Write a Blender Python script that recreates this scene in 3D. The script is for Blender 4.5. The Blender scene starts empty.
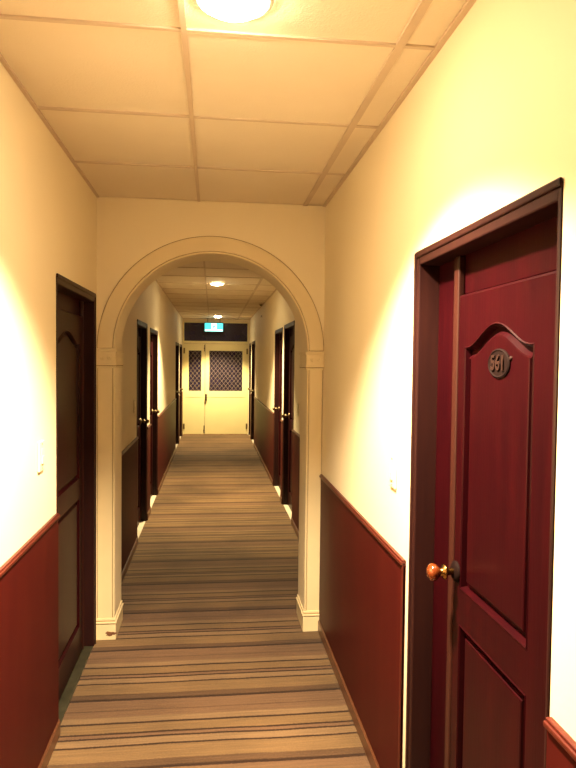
import bpy, bmesh, math, random
from mathutils import Vector, Matrix
C = bpy.context.scene.collection
random.seed(4)
PI = math.pi
H = 2.5
XL, XR, XF = -0.648, 0.645, 0.79      # left wall, right wall this side of the arch, right wall beyond it
YA, YB = 3.615, 3.87                 # arch wall faces
YE = 13.6                            # end wall
YK = -3.0                            # wall behind the camera

# ------------------------------------------------------------------ materials
def mat(name, base, rough=0.5, metallic=0.0, coat=0.0, var=None, scale=8.0, stretch=(1, 1, 1), bump=0.0, bscale=60.0,
        emit=None, estr=0.0, trans=0.0, spec=0.5, detail=4.0):
    m = bpy.data.materials.new(name); m.use_nodes = True
    nt = m.node_tree; b = nt.nodes['Principled BSDF']
    b.inputs['Base Color'].default_value = (*base, 1); b.inputs['Roughness'].default_value = rough
    b.inputs['Metallic'].default_value = metallic; b.inputs['Coat Weight'].default_value = coat
    b.inputs['Coat Roughness'].default_value = 0.18
    b.inputs['Specular IOR Level'].default_value = spec
    b.inputs['Transmission Weight'].default_value = trans
    if emit:
        b.inputs['Emission Color'].default_value = (*emit, 1); b.inputs['Emission Strength'].default_value = estr
    tc = nt.nodes.new('ShaderNodeTexCoord'); mp = nt.nodes.new('ShaderNodeMapping')
    mp.inputs['Scale'].default_value = stretch
    nt.links.new(tc.outputs['Object'], mp.inputs['Vector'])
    n = nt.nodes.new('ShaderNodeTexNoise'); n.inputs['Scale'].default_value = scale; n.inputs['Detail'].default_value = detail
    nt.links.new(mp.outputs['Vector'], n.inputs['Vector'])
    if var:
        r = nt.nodes.new('ShaderNodeValToRGB')
        r.color_ramp.elements[0].position = 0.3; r.color_ramp.elements[1].position = 0.7
        r.color_ramp.elements[0].color = (*base, 1); r.color_ramp.elements[1].color = (*var, 1)
        nt.links.new(n.outputs['Fac'], r.inputs['Fac']); nt.links.new(r.outputs['Color'], b.inputs['Base Color'])
    if bump:
        n2 = nt.nodes.new('ShaderNodeTexNoise'); n2.inputs['Scale'].default_value = bscale; n2.inputs['Detail'].default_value = 3
        nt.links.new(mp.outputs['Vector'], n2.inputs['Vector'])
        bp = nt.nodes.new('ShaderNodeBump'); bp.inputs['Strength'].default_value = bump; bp.inputs['Distance'].default_value = 0.004
        nt.links.new(n2.outputs['Fac'], bp.inputs['Height']); nt.links.new(bp.outputs['Normal'], b.inputs['Normal'])
    return m

M = {}
M['paint'] = mat('cream_wall_paint', (.84, .725, .50), .62, var=(.81, .69, .465), scale=1.6, bump=.12, bscale=45)
M['plaster'] = mat('arch_plaster', (.77, .635, .38), .5, var=(.71, .575, .335), scale=3, bump=.15, bscale=30)
M['seam'] = mat('grimy_seam', (.26, .15, .06), .8, var=(.40, .26, .12), scale=12)
M['tile'] = mat('ceiling_tile', (.79, .68, .53), .8, var=(.75, .64, .49), scale=3, bump=.3, bscale=160)
M['grid'] = mat('ceiling_grid_metal', (.56, .43, .31), .6, var=(.62, .49, .36), scale=5)
M['mahogany'] = mat('red_mahogany', (.0125, .0008, .0018), .34, coat=.0, spec=.10, var=(.020, .0011, .0021), scale=5, stretch=(6, 6, .6), bump=.05, bscale=20)
M['frame'] = mat('brown_door_frame', (.019, .0056, .0052), .38, coat=.0, spec=.2, var=(.027, .0078, .0062), scale=6, stretch=(6, 6, .5))
M['bead'] = mat('brown_bead', (.028, .0072, .0050), .4, coat=.0, spec=.25, var=(.036, .0095, .006), scale=6, stretch=(6, 6, .5))
M['lam'] = mat('red_brown_laminate', (.046, .0042, .0036), .45, coat=.0, spec=.06, var=(.056, .0058, .0042), scale=3, stretch=(4, 4, .6))
M['cap'] = mat('red_cap_rail', (.060, .0075, .0042), .34, spec=.3, coat=.0, var=(.080, .0115, .006), scale=6, stretch=(4, .6, 4))
M['skirt'] = mat('brown_skirting', (.085, .026, .010), .34, coat=.1, var=(.13, .048, .02), scale=7, stretch=(4, .6, 4))
M['brass'] = mat('worn_brass', (.42, .24, .07), .25, metallic=1, var=(.30, .14, .04), scale=30)
M['amber'] = mat('amber_knob', (.16, .028, .006), .16, coat=.6, metallic=.4, var=(.26, .055, .012), scale=30)
M['bronze'] = mat('dark_bronze', (.007, .003, .003), .7, metallic=.0, spec=.04, var=(.011, .005, .004), scale=20)
M['digit'] = mat('dull_digit_metal', (.026, .011, .008), .6, metallic=.0, spec=.08, var=(.02, .008, .006), scale=30)
M['switch'] = mat('ivory_switch', (.80, .72, .50), .35, var=(.76, .68, .46), scale=10)
M['white_marble'] = mat('pale_stone', (.88, .80, .66), .18, var=(.76, .66, .50), scale=6, coat=.3)
M['green_marble'] = mat('green_grey_stone', (.022, .020, .012), .4, spec=.2, var=(.050, .044, .026), scale=14)
M['doorpaint'] = mat('ivory_door_paint', (.84, .73, .38), .42, var=(.80, .69, .35), scale=3)
M['lattice'] = mat('pale_lattice', (.27, .20, .12), .5, var=(.22, .16, .09), scale=20)
M['glass'] = mat('dark_glass', (.022, .015, .045), .25, trans=.2, var=(.030, .019, .055), scale=3)
M['steel'] = mat('door_steel', (.24, .18, .10), .35, metallic=.9, var=(.18, .13, .07), scale=20)
M['white_trim'] = mat('white_lamp_trim', (.85, .80, .70), .35, var=(.8, .74, .64), scale=10)
M['lens'] = mat('lamp_lens', (.9, .85, .75), .3, emit=(1.0, .79, .52), estr=44, var=(.88, .83, .73), scale=10)
M['lensfar'] = mat('far_lamp_lens', (.9, .85, .75), .3, emit=(1.0, .84, .52), estr=26, var=(.88, .83, .73), scale=10)
M['signbody'] = mat('sign_body', (.05, .07, .07), .4, var=(.07, .09, .09), scale=10)
M['signcyan'] = mat('sign_cyan', (.05, .5, .5), .4, emit=(.05, .82, .78), estr=.5, var=(.06, .55, .52), scale=10)
M['signwhite'] = mat('sign_white', (.8, .9, .9), .4, emit=(.62, 1.0, .95), estr=.6, var=(.75, .88, .88), scale=10)
M['scuff'] = mat('dark_scuff', (.10, .035, .015), .8, var=(.2, .08, .035), scale=60)

def carpet_mat():
    m = bpy.data.materials.new('striped_carpet'); m.use_nodes = True
    nt = m.node_tree; b = nt.nodes['Principled BSDF']; L = nt.links.new
    b.inputs['Roughness'].default_value = .95; b.inputs['Specular IOR Level'].default_value = .15
    b.inputs['Sheen Weight'].default_value = .12
    tc = nt.nodes.new('ShaderNodeTexCoord'); sx = nt.nodes.new('ShaderNodeSeparateXYZ'); L(tc.outputs['Object'], sx.inputs[0])
    def math_(op, a, bb, use_clamp=False):
        n = nt.nodes.new('ShaderNodeMath'); n.operation = op
        for i, v in enumerate((a, bb)):
            if v is None: continue
            if isinstance(v, (int, float)): n.inputs[i].default_value = v
            else: L(v, n.inputs[i])
        return n.outputs[0]
    wob = nt.nodes.new('ShaderNodeTexNoise'); wob.inputs['Scale'].default_value = 2.2; wob.inputs['Detail'].default_value = 2
    L(tc.outputs['Object'], wob.inputs['Vector'])
    w = math_('MULTIPLY', math_('SUBTRACT', wob.outputs['Fac'], .5), .022)
    fz = nt.nodes.new('ShaderNodeTexNoise'); fz.inputs['Scale'].default_value = 130; fz.inputs['Detail'].default_value = 2
    L(tc.outputs['Object'], fz.inputs['Vector'])
    w2 = math_('MULTIPLY', math_('SUBTRACT', fz.outputs['Fac'], .5), .010)
    y = math_('ADD', math_('ADD', sx.outputs['Y'], w), w2)
    y = math_('ADD', y, math_('MULTIPLY', sx.outputs['X'], .008))
    f = math_('FRACT', math_('DIVIDE', math_('SUBTRACT', y, 2.425 - .508 * 12), .508), None)
    r = nt.nodes.new('ShaderNodeValToRGB'); r.color_ramp.interpolation = 'LINEAR'
    DK, PK, TN, MD, LT = (.026, .011, .005), (.122, .066, .034), (.142, .083, .036), (.076, .040, .019), (.162, .098, .048)
    # band edges in metres inside one repeat of 0.508 m
    bands = [(0.0, .018, DK), (.018, .060, MD), (.060, .152, TN), (.152, .164, DK), (.164, .208, LT), (.208, .220, DK), (.220, .240, PK),
             (.240, .252, DK), (.252, .316, TN), (.316, .330, DK), (.330, .372, LT), (.372, .420, PK), (.420, .428, MD), (.428, .508, PK)]
    e = r.color_ramp.elements
    while len(e) > 1: e.remove(e[-1])
    e[0].position = 0; e[0].color = (*DK, 1)
    for a, c, col in bands:
        for pos in ((a + .003) / .508, (c - .002) / .508):
            if len(e) < 30:
                k = e.new(min(.9999, pos)); k.color = (*col, 1)
    L(f, r.inputs['Fac'])
    # fine weave ribs across the corridor, of uneven tone
    mp = nt.nodes.new('ShaderNodeMapping'); mp.inputs['Scale'].default_value = (3, 95, 1); L(tc.outputs['Object'], mp.inputs['Vector'])
    rb = nt.nodes.new('ShaderNodeTexNoise'); rb.inputs['Scale'].default_value = 1; rb.inputs['Detail'].default_value = 3
    L(mp.outputs['Vector'], rb.inputs['Vector'])
    st = nt.nodes.new('ShaderNodeTexNoise'); st.inputs['Scale'].default_value = 1.1; st.inputs['Detail'].default_value = 4
    L(tc.outputs['Object'], st.inputs['Vector'])
    fac = math_('ADD', math_('MULTIPLY', rb.outputs['Fac'], .75), math_('ADD', math_('MULTIPLY', fz.outputs['Fac'], .35), math_('SUBTRACT', math_('MULTIPLY', st.outputs['Fac'], 1.7), .4)))
    mul = nt.nodes.new('ShaderNodeMix'); mul.data_type = 'RGBA'; mul.blend_type = 'MULTIPLY'; mul.inputs[0].default_value = 1
    L(r.outputs['Color'], mul.inputs[6]); L(fac, mul.inputs[7]); L(mul.outputs[2], b.inputs['Base Color'])
    bp = nt.nodes.new('ShaderNodeBump'); bp.inputs['Strength'].default_value = .5; bp.inputs['Distance'].default_value = .003
    L(math_('ADD', rb.outputs['Fac'], fz.outputs['Fac']), bp.inputs['Height']); L(bp.outputs['Normal'], b.inputs['Normal'])
    return m
M['carpet'] = carpet_mat()

# ------------------------------------------------------------------ helpers
def box(bm, x0, x1, y0, y1, z0, z1):
    xs, ys, zs = sorted((x0, x1)), sorted((y0, y1)), sorted((z0, z1))
    v = [bm.verts.new((x, y, z)) for x in xs for y in ys for z in zs]
    for f in ((0, 1, 3, 2), (4, 6, 7, 5), (0, 4, 5, 1), (2, 3, 7, 6), (0, 2, 6, 4), (1, 5, 7, 3)):
        bm.faces.new([v[i] for i in f])
def lathe(bm, o, ax, prof, n=28):
    """prof: (distance along ax, radius)"""
    ax = Vector(ax).normalized(); t = Vector((0, 0, 1)) if abs(ax.z) < .9 else Vector((1, 0, 0))
    u = ax.cross(t).normalized(); w = ax.cross(u); o = Vector(o); rings = []
    for d, r in prof:
        if r < 1e-6: rings.append([bm.verts.new(o + ax * d)])
        else: rings.append([bm.verts.new(o + ax * d + (u * math.cos(2 * PI * k / n) + w * math.sin(2 * PI * k / n)) * r) for k in range(n)])
    for A, B in zip(rings, rings[1:]):
        for k in range(n):
            k2 = (k + 1) % n
            if len(A) == 1 and len(B) == 1: continue
            if len(A) == 1: bm.faces.new((A[0], B[k], B[k2]))
            elif len(B) == 1: bm.faces.new((A[k], A[k2], B[0]))
            else: bm.faces.new((A[k], A[k2], B[k2], B[k]))
def sweep(bm, loops, close=True, capf=True):
    """loops: list of equally long point loops; skin them"""
    R = [[bm.verts.new(p) for p in l] for l in loops]; n = len(R[0])
    for A, B in zip(R, R[1:]):
        for k in range(n if close else n - 1):
            bm.faces.new((A[k], A[(k + 1) % n], B[(k + 1) % n], B[k]))
    if capf: bm.faces.new(R[-1])
    return R
def obj(name, bm, m, parent=None, bevel=0.0, smooth=False, seg=2):
    bmesh.ops.remove_doubles(bm, verts=bm.verts, dist=1e-6)
    bmesh.ops.recalc_face_normals(bm, faces=bm.faces)
    me = bpy.data.meshes.new(name); bm.to_mesh(me); bm.free()
    me.materials.append(M[m])
    if smooth:
        for p in me.polygons: p.use_smooth = True
    o = bpy.data.objects.new(name, me); C.objects.link(o)
    if parent: o.parent = parent
    if bevel:
        b = o.modifiers.new('bevel', 'BEVEL'); b.width = bevel; b.segments = seg; b.limit_method = 'ANGLE'; b.angle_limit = math.radians(40)
    return o
def tag(o, label=None, cat=None, group=None, kind=None):
    for k, v in (('label', label), ('category', cat), ('group', group), ('kind', kind)):
        if v: o[k] = v
    return o
def empty(name, loc, label, cat, group=None, kind=None):
    o = bpy.data.objects.new(name, None); o.empty_display_size = .1; o.location = loc; C.objects.link(o)
    return tag(o, label, cat, group, kind)
def B(): return bmesh.new()

# ------------------------------------------------------------------ the doors' openings
# side, wall plane, y0, y1, opening top, near flat, far flat
DOORS = {
 'right_near': (1, XR, 1.104, 1.945, 1.935, .006, .203),
 'left_near': (-1, XL, 2.70, 3.555, 1.943, .03, .05),
 'left_a': (-1, XL, 5.49, 6.28, 1.938, .03, .05), 'left_b': (-1, XL, 6.61, 7.47, 1.925, .03, .05),
 'left_c': (-1, XL, 11.1, 12.08, 1.915, .03, .05), 'left_d': (-1, XL, 12.40, 13.28, 1.915, .03, .05),
 'right_a': (1, XF, 6.05, 6.89, 1.99, .03, .05), 'right_b': (1, XF, 7.09, 7.93, 1.98, .03, .05),
 'right_c': (1, XF, 11.75, 12.70, 1.98, .03, .05), 'right_d': (1, XF, 12.98, 13.54, 1.97, .02, .03),
}
def wall_side(name, side, X, ya, yb, holes, thick=.2):
    bm = B(); y = ya
    for (h0, h1, top) in sorted(holes):
        box(bm, X, X + side * thick, y, h0, 0, H)
        box(bm, X, X + side * thick, h0, h1, top, H); y = h1
    box(bm, X, X + side * thick, y, yb, 0, H)
    return obj(name, bm, 'paint')
def holes(keys): return [(DOORS[k][2], DOORS[k][3], DOORS[k][4]) for k in keys]
tag(wall_side('wall_left', -1, XL, YK, YE, holes(['left_near', 'left_a', 'left_b', 'left_c', 'left_d'])),
    'long cream painted left wall of the corridor', 'wall', kind='structure')
tag(wall_side('wall_right', 1, XR, YK, YA, holes(['right_near'])), 'cream painted right wall before the arch, holding the red door', 'wall', kind='structure')
tag(wall_side('wall_right_far', 1, XF, YB, YE, holes(['right_a', 'right_b', 'right_c', 'right_d'])),
    'cream painted right wall of the corridor beyond the arch', 'wall', kind='structure')
bm = B(); box(bm, XL - .2, XR + .2, YK - .15, YK, 0, H)
tag(obj('wall_back', bm, 'paint'), 'cream painted wall closing the corridor behind the viewer', 'wall', kind='structure')
bm = B(); box(bm, XL - .2, XF + .2, YE, YE + .15, 2.44, H); box(bm, XL - .2, XL + .01, YE, YE + .15, 0, 2.44); box(bm, XF - .03, XF + .2, YE, YE + .15, 0, 2.44)
tag(obj('wall_end', bm, 'paint'), 'narrow strips of cream wall around the double door at the corridor end', 'wall', kind='structure')
# carpet
bm = B()
box(bm, XL, XF, YK, YE, -.06, 0)
for k in DOORS:
    s, X, y0, y1, top, a, b_ = DOORS[k]
tag(obj('floor', bm, 'carpet'), 'brown and tan cross-striped corridor carpet', 'floor', kind='structure')

# ceiling: slab, tiles, hanging grid
ROWS = [YA - .6145 * k for k in range(1, 11)] + [5.58 + .6145 * k for k in range(-2, 14)]
LONG = [-.085, .525]
ce = empty('ceiling', (0, 5, H), 'suspended ceiling of square cream tiles in a metal grid', 'ceiling', kind='structure')
bm = B(); box(bm, XL - .2, XF + .2, YK - 5.0 - .15, YE - 5 + .15, .012, .10); obj('slab', bm, 'tile', ce)
def tiles(y0, y1, x0, x1, rows, name):
    bm = B(); ys = [y0] + sorted(r for r in rows if y0 + .02 < r < y1 - .02) + [y1]
    xs = [x0] + LONG + [x1]
    for ya, yb in zip(ys, ys[1:]):
        for xa, xb in zip(xs, xs[1:]):
            d = random.uniform(0, .003)
            box(bm, xa + .0015, xb - .0015, ya - 5 + .0015, yb - 5 - .0015, .0 + d, .013)
    obj(name, bm, 'tile', ce, bevel=.002, seg=1)
    bm = B()
    for r in ys[1:-1]: box(bm, x0, x1, r - 5 - .007, r - 5 + .007, -.004, .006)
    for x in LONG: box(bm, x - (.008 if x < 0 else .013), x + (.008 if x < 0 else .013), y0 - 5, y1 - 5, -.005, .006)
    box(bm, x0, x0 + .014, y0 - 5, y1 - 5, -.006, .006); box(bm, x1 - .018, x1, y0 - 5, y1 - 5, -.006, .006)
    obj('ceiling_grid', bm, 'grid', ce)
tiles(YK, YA, XL, XR, ROWS[:10], 'ceiling_tiles')
tiles(YB, YE, XL, XF, ROWS[10:], 'ceiling_tiles')

# ------------------------------------------------------------------ the arch wall
CX, ZS, RI, RO = 0.0, 1.657, .546, .642
aw = empty('wall_arch', (0, YA, 0), 'cream partition wall with a round plaster archway and pilasters', 'wall', kind='structure')
bm = B(); N = 48
arc = [(CX + RI * math.cos(PI * k / N), ZS + RI * math.sin(PI * k / N)) for k in range(N + 1)]       # right to left
# built of quads: strips beside the opening and fans above
t = YB - YA
def prism(bm, pts, y0, y1):
    a = [bm.verts.new((x, y0, z)) for x, z in pts]; b = [bm.verts.new((x, y1, z)) for x, z in pts]
    bm.faces.new(a); bm.faces.new(b[::-1])
    for k in range(len(pts)): bm.faces.new((a[k], b[k], b[(k + 1) % len(pts)], a[(k + 1) % len(pts)]))
outline = [(XL, 0), (CX - RI, 0)] + arc[::-1] + [(CX + RI, 0), (XF + .01, 0), (XF + .01, H), (XL, H)]
prism(bm, outline, 0, t)
o = obj('arch_wall', bm, 'paint', aw)
def ring(bm, r0, r1, y0, y1, n=64):
    P = []
    for k in range(n + 1):
        a = PI * k / n; c, s = math.cos(a), math.sin(a)
        P.append([bm.verts.new((CX + r * c, y, ZS + r * s)) for r, y in ((r0, y0), (r1, y0), (r1, y1), (r0, y1))])
    for A, Q in zip(P, P[1:]):
        for k in range(4): bm.faces.new((A[k], A[(k + 1) % 4], Q[(k + 1) % 4], Q[k]))
    bm.faces.new(P[0]); bm.faces.new(P[-1][::-1])
bm = B(); ring(bm, RI + .014, RO, -.012, 0)
ring(bm, RI, RI + .010, -.016, 0)
obj('arch_moulding', bm, 'plaster', aw, bevel=.003)
bm = B(); ring(bm, RI + .0095, RI + .0145, -.005, 0); ring(bm, RO - .0005, RO + .004, -.004, 0)
tag(obj('arch_seam', bm, 'seam', aw), 'dark grimy line along the edges of the arch moulding')
for s in (-1, 1):
    xi, xo = CX + s * RI, (XL if s < 0 else XR)
    bm = B(); box(bm, xi + s * .014, xo - s * .008, -.012, 0, .12, ZS - .11)
    box(bm, xi, xi + s * .010, -.016, 0, .12, ZS - .11)
    obj('pilaster', bm, 'plaster', aw, bevel=.003)
    bm = B(); box(bm, xi + s * .0095, xi + s * .0145, -.005, 0, .12, ZS - .11); box(bm, xo - s * .0085, xo - s * .0045, -.004, 0, .12, ZS - .11)
    tag(obj('pilaster_seam', bm, 'seam', aw), 'dark grimy line beside the pilaster')
    def wrap(bm, e, z0, z1):                                  # a band that wraps the front and the inner face of the jamb
        box(bm, xi - s * e, xo, -.012 - e, t + .004, z0, z1)
    bm = B(); z0 = ZS - .112
    wrap(bm, .006, z0, z0 + .012); wrap(bm, .011, z0 + .016, z0 + .028); wrap(bm, .006, z0 + .028, z0 + .092); wrap(bm, .012, z0 + .092, z0 + .106)
    cap = obj('capital', bm, 'plaster', aw, bevel=.002)
    bm = B(); wrap(bm, .007, z0 + .0122, z0 + .0158)
    obj('groove', bm, 'seam', cap)
    for u in (.3, .68):
        bm = B(); c = (xi + (xo - xi) * u, -.018, z0 + .060)
        lathe(bm, c, (0, -1, 0), [(0, .011), (.004, .010), (.005, .006), (.003, .003), (.003, 0)], 16)
        obj('rosette', bm, 'plaster', cap, smooth=True)
    bm = B(); wrap(bm, .008, 0, .088); wrap(bm, .013, .094, .104); wrap(bm, .006, .109, .122)
    bs = obj('pilaster_base', bm, 'plaster', aw, bevel=.002)
    bm = B(); wrap(bm, .004, .0875, .0945); wrap(bm, .003, .1035, .1095); obj('groove', bm, 'seam', bs)
    if s < 0:
        bm = B(); c = Vector((-.566, -.021, .036)); pts = []
        for k in range(18):
            a = 2 * PI * k / 18; r = 1 + .25 * math.sin(3 * a + 1) + .15 * math.sin(7 * a)
            pts.append((c.x + .030 * r * math.cos(a), c.y, c.z + .012 * r * math.sin(a)))
        sweep(bm, [[(x, y + .002, z) for x, y, z in pts], pts]); tag(obj('chipped_patch', bm, 'scuff', bs), 'dark chipped patch at the foot of the left pilaster')

# ------------------------------------------------------------------ wainscot and skirting
tn = [0]
def wainscot(side, X, ya, yb, label, top=.93, skirt=True, endcap=False):
    tn[0] += 1
    w = empty('trim_%d' % tn[0], (X, (ya + yb) / 2, 0), label, 'wainscot', kind='structure'); h = (yb - ya) / 2
    i = -side
    bm = B(); box(bm, 0, i * .010, -h, h, .0, top - .014); obj('wainscot_panel', bm, 'lam', w, bevel=.001, seg=1)
    bm = B(); box(bm, 0, i * .019, -h, h, top - .014, top - .002); box(bm, 0, i * .014, -h, h, top - .002, top + .004)
    if endcap: box(bm, 0, i * .014, -h, -h + .010, 0, top - .014)
    obj('cap_rail', bm, 'cap', w, bevel=.004)
    if skirt:
        bm = B(); box(bm, i * .010, i * .017, -h, h, 0, .062); box(bm, i * .010, i * .014, -h, h, .062, .070)
        obj('skirting', bm, 'skirt', w, bevel=.003)
wainscot(-1, XL, YK, 2.692, 'red-brown wainscot panel on the left wall, nearest the viewer', .945)
wainscot(1, XR, 2.0, YA - .004, 'red-brown wainscot panel between the arch and the red numbered door', .93, endcap=True)
wainscot(1, XR, YK, 1.096, 'red-brown wainscot panel with orange cap rail right of the numbered door', .92)
wainscot(-1, XL, YB + .008, 5.48, 'red-brown wainscot on the left wall just beyond the arch')
wainscot(-1, XL, 6.29, 6.60, 'narrow red-brown wainscot on the left pier between the first two far doors')
wainscot(-1, XL, 7.48, 11.09, 'long red-brown wainscot on the left wall in mid corridor')
wainscot(-1, XL, 12.09, 12.39, 'narrow wainscot on the left pier near the corridor end')
wainscot(-1, XL, 13.29, 13.56, 'short wainscot left of the ivory double door')
wainscot(1, XF, YB + .008, 6.04, 'red-brown wainscot on the right wall just beyond the arch')
wainscot(1, XF, 6.90, 7.08, 'narrow red-brown wainscot on the right pier between the first two far doors')
wainscot(1, XF, 7.94, 11.74, 'long red-brown wainscot on the right wall in mid corridor')
wainscot(1, XF, 12.71, 12.97, 'narrow wainscot on the right pier near the corridor end')

# ------------------------------------------------------------------ panelled doors
def inset(pts, d):
    """move a closed (counter-clockwise) outline inwards by d"""
    n = len(pts); out = []
    for k in range(n):
        p0, p, p1 = Vector(pts[k - 1]), Vector(pts[k]), Vector(pts[(k + 1) % n])
        e0 = (p - p0).normalized(); e1 = (p1 - p).normalized()
        n0 = Vector((-e0.y, e0.x)); n1 = Vector((-e1.y, e1.x)); m = (n0 + n1).normalized()
        out.append(tuple(p + m * d / max(.45, m.dot(n0))))
    return out
def arched(u0, u1, z0, zs, rise, n=20):
    pts = [(u0, z0), (u1, z0)]
    for k in range(n + 1):
        t_ = k / n; v = u1 + (u0 - u1) * t_
        a = min(1, max(0, (t_ - .06) / .88)); f = (0.5 - 0.5 * math.cos(2 * PI * a)) ** .85
        pts.append((v, zs + rise * f))
    return pts
dn = [0]
def panel_door(key, label, number=None, stone='white_marble', knob=True, knob_far=True):
    side, X, y0, y1, top, fn, ff = DOORS[key]; dn[0] += 1
    D = empty('door_%d' % dn[0], (X, (y0 + y1) / 2, 0), label, 'door', kind='structure')
    W = y1 - y0; h = W / 2; far = .04; s = side
    # every point below: (depth into the wall, along the wall from the middle, height)
    bm = B(); g = .004
    box(bm, -s * .004, s * .066, -h + .0005, -h + .011, 0, top - g); box(bm, -s * .004, s * .066, h - .034, h - g, 0, top - g)
    box(bm, -s * .004, s * .066, -h + .011, h - .034, top - .036, top - g)
    box(bm, -s * .009, 0, h - .012, h - g + .008, 0, top + .006)
    box(bm, -s * .009, 0, -h, h - .012, top - .012, top + .006)
    obj('door_frame', bm, 'frame', D, bevel=.004)
    lt = top - .150 if key == 'right_near' else top - .12
    la, lb = -h + .02 + fn, h - .034 - ff
    bm = B()                                                    # fixed inner lining around the leaf
    box(bm, s * .064, s * .12, -h + g, la - .001, 0, top - g); box(bm, s * .064, s * .12, lb + .001, h - g, 0, top - g)
    box(bm, s * .064, s * .12, la - .001, lb + .001, lt + .003, top - g)
    obj('frame_lining', bm, 'mahogany', D, bevel=.003)
    bm = B(); box(bm, s * .044, s * .066, lb + .001, lb + (.036 if key == 'right_near' else .018), 0, top - .037)
    obj('frame_bead', bm, 'bead', D, bevel=.006, seg=3)
    # leaf with two openings in its face for the panels
    w = lb - la; st = .095 if w > .45 else .07
    pu0, pu1 = (la + .150, lb - .050) if key == 'right_near' else (la + st, lb - st)
    z_up0, z_sh, rise = .962, lt - .146, .056
    up = arched(pu0, pu1, z_up0, z_sh, rise); lo = [(pu0, .17), (pu1, .17), (pu1, .862), (pu0, .862)]
    bm = B(); dF = .046
    def P(p, d): return (s * d, p[0], p[1])
    outer = [(la, .008), (lb, .008), (lb, lt), (la, lt)]
    edges = []
    for lp in (inset(outer, .007), up, lo):
        vs = [bm.verts.new(P(p, dF)) for p in lp]
        for k in range(len(vs)): edges.append(bm.edges.new((vs[k], vs[(k + 1) % len(vs)])))
    bmesh.ops.triangle_fill(bm, use_beauty=True, use_dissolve=False, edges=edges)
    sweep(bm, [[P(p, dF) for p in inset(outer, .007)], [P(p, dF + .002) for p in inset(outer, .003)], [P(p, dF + .008) for p in outer], [P(p, .10) for p in outer]])
    leaf = obj('door_leaf', bm, 'mahogany', D)
    for nm, lp in (('upper_panel', up), ('lower_panel', lo)):
        bm = B()
        sweep(bm, [[P(p, dd) for p in inset(lp, i_)] for i_, dd in ((0, dF), (.003, dF - .002), (.006, dF + .001), (.011, dF + .017), (.022, dF + .018), (.030, dF + .006), (.034, dF + .005))])
        obj(nm, bm, 'mahogany', leaf)
    if knob:
        yk, zk = (lb - .024, 1.002) if knob_far else (la + .05, .988)
        bm = B(); lathe(bm, (s * dF, yk, zk), (-s, 0, 0), [(0, .030), (.004, .030), (.010, .022), (.012, .0)]); obj('knob_rose', bm, 'bronze' if number else 'steel', leaf, smooth=True)
        bm = B(); lathe(bm, (s * dF, yk, zk), (-s, 0, 0), [(.008, .010), (.024, .010), (.030, .013), (.034, .021), (.038, .021), (.042, .011), (.050, .010)]); obj('knob_neck', bm, 'brass' if number else 'steel', leaf, smooth=True)
        bm = B(); lathe(bm, (s * dF, yk, zk), (-s, 0, 0), [(.048, .009), (.054, .016), (.062, .0225), (.070, .0245), (.078, .022), (.084, .013), (.086, 0)]); obj('knob', bm, 'amber' if number else 'steel', leaf, smooth=True)
    if number:
        yc, zc = 1.456 - (y0 + y1) / 2, 1.593; d0 = dF + .006
        def oval(a, b, d, n=40): return [(s * d, yc + a * math.cos(2 * PI * k / n), zc + b * math.sin(2 * PI * k / n)) for k in range(n)]
        bm = B(); sweep(bm, [oval(.058, .0365, d0), oval(.058, .0365, d0 - .004), oval(.054, .0330, d0 - .006), oval(.050, .030, d0 - .004), oval(.048, .028, d0 - .004)])
        obj('number_plate', bm, 'bronze', leaf, smooth=False)
        cu = bpy.data.curves.new('numerals', 'FONT'); cu.body = number; cu.size = .052; cu.extrude = .0015; cu.offset = .0010
        cu.align_x = 'CENTER'; cu.align_y = 'CENTER'
        tmp = bpy.data.objects.new('tmp', cu); C.objects.link(tmp)
        dg = bpy.context.evaluated_depsgraph_get(); me = bpy.data.meshes.new_from_object(tmp.evaluated_get(dg))
        bpy.data.objects.remove(tmp)
        # text x runs towards the viewer (-y), text y is up, its face looks at the corridor (-x)
        for v in me.vertices: v.co = Vector((s * (d0 - .0060) - v.co.z, yc - v.co.x * 1.0, zc + v.co.y))
        me.materials.clear(); me.materials.append(M['digit']); me.name = 'numerals'
        o = bpy.data.objects.new('numerals', me); C.objects.link(o); o.parent = leaf
        for dy in (-.060,):
            bm = B(); lathe(bm, (s * (d0 - .001), yc + dy, zc + .012 * (1 if dy < 0 else 0)), (-s, 0, 0), [(0, .006), (.003, .005), (.005, 0)], 14); obj('screw', bm, 'digit', leaf, smooth=True)
    bm = B(); box(bm, 0, s * .12, -h + .04, h - .04, -.05, .006)
    obj('threshold', bm, stone, D, bevel=.002)
    return D
panel_door('right_near', 'mahogany red panelled door with number plate 561 and amber knob', '561')
panel_door('left_near', 'dark panelled door in the left wall just before the arch', stone='green_marble', knob=False)
panel_door('left_a', 'dark door in the left wall, first beyond the arch')
panel_door('right_a', 'dark door in the right wall, first beyond the arch')
panel_door('left_b', 'dark door in the left wall, second beyond the arch')
panel_door('right_b', 'dark door in the right wall, second beyond the arch')
panel_door('left_c', 'dark door in the left wall, third beyond the arch')
panel_door('right_c', 'dark door in the right wall, third beyond the arch')
panel_door('left_d', 'dark door in the left wall, last before the ivory double door')
panel_door('right_d', 'dark door in the right wall, last before the ivory double door')

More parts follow.
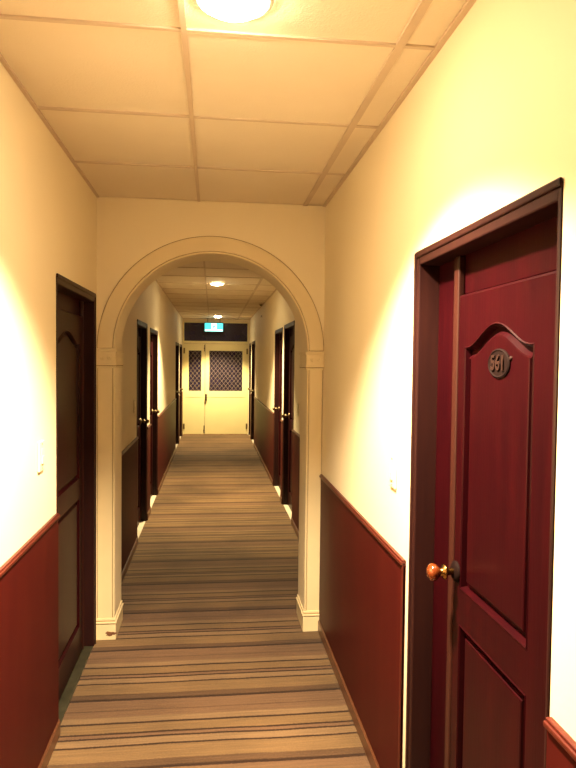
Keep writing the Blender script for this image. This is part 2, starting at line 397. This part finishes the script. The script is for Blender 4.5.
# ------------------------------------------------------------------ the double door at the end
dn[0] += 1
E = empty('door_%d' % dn[0], (0, YE, 0), 'ivory double door with diamond lattice windows at the corridor end', 'door', kind='structure')
X0, X1, XM, ZT = -.615, .745, -.165, 1.965
bm = B()
box(bm, XL + .012, X0 + .002, -.01, .10, 0, 2.436); box(bm, X1 - .002, XF - .032, -.01, .10, 0, 2.436)
box(bm, X0, X1, -.01, .10, ZT + .006, 2.022); box(bm, X0, X1, -.01, .10, 2.415, 2.436)
obj('door_frame', bm, 'doorpaint', E, bevel=.004)
bm = B(); box(bm, X0 + .002, X1 - .002, .03, .05, 2.023, 2.414); tag(obj('transom_pane', bm, 'glass', E), 'dark glass pane above the ivory double door')
bm = B(); box(bm, X0, X1, -.02, .09, -.05, .012); obj('sill', bm, 'seam', E)
def end_leaf(xa, xb, wx0, wx1):
    bm = B(); wz0, wz1 = .945, 1.815; xa += .003; xb -= .003
    box(bm, xa, wx0, 0, .04, .015, ZT); box(bm, wx1, xb, 0, .04, .015, ZT)
    box(bm, wx0, wx1, 0, .04, wz1, ZT); box(bm, wx0, wx1, 0, .04, .81, wz0)
    box(bm, wx0, wx1, .0, .04, .015, .80); box(bm, wx0, wx1, .008, .04, .80, .81)
    lf = obj('door_leaf', bm, 'doorpaint', E, bevel=.002)
    bm = B(); box(bm, wx0 + .001, wx1 - .001, .022, .030, wz0 + .001, wz1 - .001); tag(obj('window_pane', bm, 'glass', lf), 'dark glass pane behind the lattice')
    bm = B(); box(bm, xa + .02, xb - .02, -.001, .001, .803, .808); obj('rail_groove', bm, 'seam', lf)
    # diamond lattice clipped to the window
    bm = B(); p = .088; q = .108; wdt = .005
    def clip(xs, zs, dx, dz):
        lo_, hi_ = -9e9, 9e9
        for c, d, a, b in ((xs, dx, wx0, wx1), (zs, dz, wz0, wz1)):
            t0, t1 = (a - c) / d, (b - c) / d
            if t0 > t1: t0, t1 = t1, t0
            lo_, hi_ = max(lo_, t0), min(hi_, t1)
        return lo_, hi_
    for sg in (1, -1):
        L_ = math.hypot(p, q)
        for k in range(-30, 31):
            cx, cz = (wx0 + wx1) / 2 + k * p, (wz0 + wz1) / 2
            a, b = clip(cx, cz, sg * p / L_, q / L_)
            if b - a < .01: continue
            dx, dz = sg * p / L_, q / L_; nx, nz = -dz * wdt / 2, dx * wdt / 2
            A = (cx + dx * a, cz + dz * a); Q = (cx + dx * b, cz + dz * b); yy = .010 + (.004 if sg > 0 else 0)
            pr = [(A[0] + nx, A[1] + nz), (Q[0] + nx, Q[1] + nz), (Q[0] - nx, Q[1] - nz), (A[0] - nx, A[1] - nz)]
            prism(bm, pr, yy, yy + .005)
    obj('diamond_lattice', bm, 'lattice', lf)
    return lf
l1 = end_leaf(X0, XM, -.515, -.245)
l2 = end_leaf(XM, X1, -.075, .640)
for z0, z1 in ((1.80, 1.94), (.03, .20)):
    bm = B(); box(bm, XM - .022, XM - .004, -.010, 0, z0, z1); box(bm, XM - .030, XM - .002, -.014, 0, z0 + .05, z0 + .075); obj('bolt', bm, 'steel', l1, bevel=.002)
bm = B(); box(bm, XM + .006, XM + .046, -.012, 0, .74, .88); lathe(bm, (XM + .026, -.012, .80), (0, -1, 0), [(0, .012), (.02, .012), (.03, .024), (.05, .024), (.055, 0)], 20); obj('lock_knob', bm, 'steel', l2, bevel=.001)
for z in (.12, 1.75):
    bm = B(); box(bm, X0 - .012, X0 + .022, -.016, 0, z, z + .12); obj('hinge', bm, 'steel', l1, bevel=.002)
    bm = B(); box(bm, X1 - .022, X1 + .010, -.016, 0, z, z + .12); obj('hinge', bm, 'steel', l2, bevel=.002)

# ------------------------------------------------------------------ exit sign
sx, sy, sz = .018, YE - .16, 2.315
S = empty('exit_sign', (sx, sy, sz), 'glowing blue-green exit sign hanging above the ivory double door', 'exit sign')
bm = B(); box(bm, -.20, .20, -.022, .022, -.100, .100); obj('sign_case', bm, 'signbody', S, bevel=.005)
bm = B(); box(bm, -.190, .190, -.025, -.022, -.090, .082); obj('sign_face', bm, 'signcyan', S)
bm = B(); box(bm, -.055, .060, -.0265, -.025, -.085, .078); box(bm, -.185, -.06, -.0265, -.025, -.085, -.05); box(bm, .065, .185, -.0265, -.025, -.085, -.05)
obj('lit_panel', bm, 'signwhite', S)
bm = B()
lathe(bm, (.012, -.0265, .050), (0, -1, 0), [(0, .012), (.001, .012), (.001, 0)], 16)
for pr in ([(-.018, -.02), (.012, -.028), (.020, .032), (-.006, .036)], [(-.006, -.02), (.010, -.026), (.038, -.070), (.026, -.074)], [(-.018, -.02), (-.004, -.018), (-.030, -.070), (-.042, -.066)], [(.012, .030), (.040, .006), (.034, .000), (.008, .018)], [(-.006, .034), (-.036, .012), (-.030, .004), (-.002, .022)]):
    prism(bm, pr, -.0275, -.0265)
obj('running_figure', bm, 'signcyan', S)
for x in (-.13, .13):
    bm = B(); lathe(bm, (x, 0, .099), (0, 0, 1), [(0, .006), (2.5 - sz - .099 - .006, .006), (2.5 - sz - .099 - .006, .02), (2.5 - sz - .099, .02), (2.5 - sz - .099, 0)], 14)
    obj('hanging_rod', bm, 'steel', S)

# ------------------------------------------------------------------ downlights
def downlight(x, y, lens, label, power, spread=116, blend=.5, size=.055, col=(1.0, .80, .53), r=.078, dome=.026):
    d = empty('downlight', (x, y, H), label, 'ceiling light', group=None)
    bm = B(); lathe(bm, (0, 0, 0), (0, 0, -1), [(0, r + .014), (.004, r + .014), (.010, r + .006), (.012, r), (.0, r - .001)], 40); obj('trim_ring', bm, 'white_trim', d, smooth=True)
    bm = B(); lathe(bm, (0, 0, 0), (0, 0, -1), [(.001, r - .002)] + [(.004 + dome * math.sin(k * PI / 16), (r - .003) * math.cos(k * PI / 16)) for k in range(0, 8)] + [(.004 + dome, 0)], 40)
    obj('lens', bm, lens, d, smooth=True)
    l = bpy.data.lights.new('lamp_beam', 'SPOT'); l.energy = power; l.color = col; l.spot_size = math.radians(spread); l.spot_blend = blend
    l.shadow_soft_size = size
    o = bpy.data.objects.new('lamp_beam', l); C.objects.link(o); o.parent = d; o.location = (0, 0, -.05)
    return d
downlight(.045, 1.60, 'lens', 'glaring round ceiling light before the arch, nearest the viewer', 240, size=.05, r=.088, dome=.034)
downlight(.045, 7.35, 'lensfar', 'small round ceiling light in mid corridor beyond the arch', 190, spread=114, blend=.55, col=(1, .79, .42))
downlight(.095, 12.72, 'lensfar', 'small round ceiling light farthest away, above the exit sign', 160, spread=106, blend=.5, col=(1, .79, .42))

# ------------------------------------------------------------------ switches and small fittings
def switch(side, X, y, z, label):
    d = empty('light_switch', (X, y, z), label, 'light switch'); i = -side
    bm = B(); box(bm, 0, i * .009, -.036, .036, -.058, .058); obj('face_plate', bm, 'switch', d, bevel=.004)
    bm = B(); box(bm, i * .009, i * .0115, -.013, .013, -.028, .028); box(bm, i * .0115, i * .015, -.013, .013, -.028, .0); obj('rocker', bm, 'switch', d, bevel=.001)
    for z_ in (-.046, .046):
        bm = B(); lathe(bm, (i * .009, 0, z_), (i, 0, 0), [(0, .004), (.0015, .003), (.0015, 0)], 12); obj('screw', bm, 'seam', d)
switch(1, XR, 2.155, 1.205, 'ivory light switch on the right wall left of the numbered red door')
switch(-1, XL, 2.45, 1.225, 'ivory light switch on the left wall beside the near dark door')
switch(-1, XL, 5.30, 1.21, 'ivory light switch on the left wall beyond the arch')
switch(1, XF, 5.72, 1.15, 'ivory light switch on the right wall beyond the arch')
d = empty('ceiling_detector', (.735, 9.75, H - .006), 'small brown round detector in the ceiling corner along the right wall', 'detector')
bm = B(); lathe(bm, (0, 0, 0), (0, 0, -1), [(0, .036), (.010, .036), (.016, .030)], 24); obj('detector_base', bm, 'grid', d)
bm = B(); lathe(bm, (0, 0, 0), (0, 0, -1), [(.015, .022), (.026, .018), (.032, .008), (.033, 0)], 24); obj('detector_head', bm, 'bronze', d, smooth=True)
d = empty('wall_fitting', (XF, 10.18, 2.33), 'tiny shiny round metal fitting high on the far right wall', 'fitting')
bm = B(); lathe(bm, (0, 0, 0), (-1, 0, 0), [(0, .022), (.004, .022), (.006, .014), (.012, .014)], 24); obj('fitting_base', bm, 'steel', d, smooth=True)
bm = B(); lathe(bm, (0, 0, 0), (-1, 0, 0), [(.011, .010), (.018, .013), (.026, .010), (.030, 0)], 24); obj('fitting_tip', bm, 'white_trim', d, smooth=True)

# ------------------------------------------------------------------ world and camera
w = bpy.data.worlds.new('World'); bpy.context.scene.world = w; w.use_nodes = True
w.node_tree.nodes['Background'].inputs[0].default_value = (.02, .015, .02, 1); w.node_tree.nodes['Background'].inputs[1].default_value = .3
F, YAW, PITCH, ROLL, CH = 624.82, .1201, .0352, .0111, 1.591
fw = Vector((math.sin(YAW) * math.cos(PITCH), math.cos(YAW) * math.cos(PITCH), -math.sin(PITCH)))
r0 = Vector((math.cos(YAW), -math.sin(YAW), 0)); u0 = r0.cross(fw)
rt = r0 * math.cos(ROLL) + u0 * math.sin(ROLL); up = -r0 * math.sin(ROLL) + u0 * math.cos(ROLL)
cam = bpy.data.cameras.new('Camera'); co = bpy.data.objects.new('Camera', cam); C.objects.link(co)
cam.sensor_fit = 'VERTICAL'; cam.sensor_height = 24; cam.lens = F * 24 / 768; cam.clip_start = .02
co.matrix_world = Matrix(((rt.x, up.x, -fw.x, 0), (rt.y, up.y, -fw.y, 0), (rt.z, up.z, -fw.z, CH), (0, 0, 0, 1)))
bpy.context.scene.camera = co
vs = bpy.context.scene.view_settings
vs.view_transform = 'Standard'; vs.look = 'None'; vs.gamma = 1; vs.use_curve_mapping = False; vs.exposure = 2.0
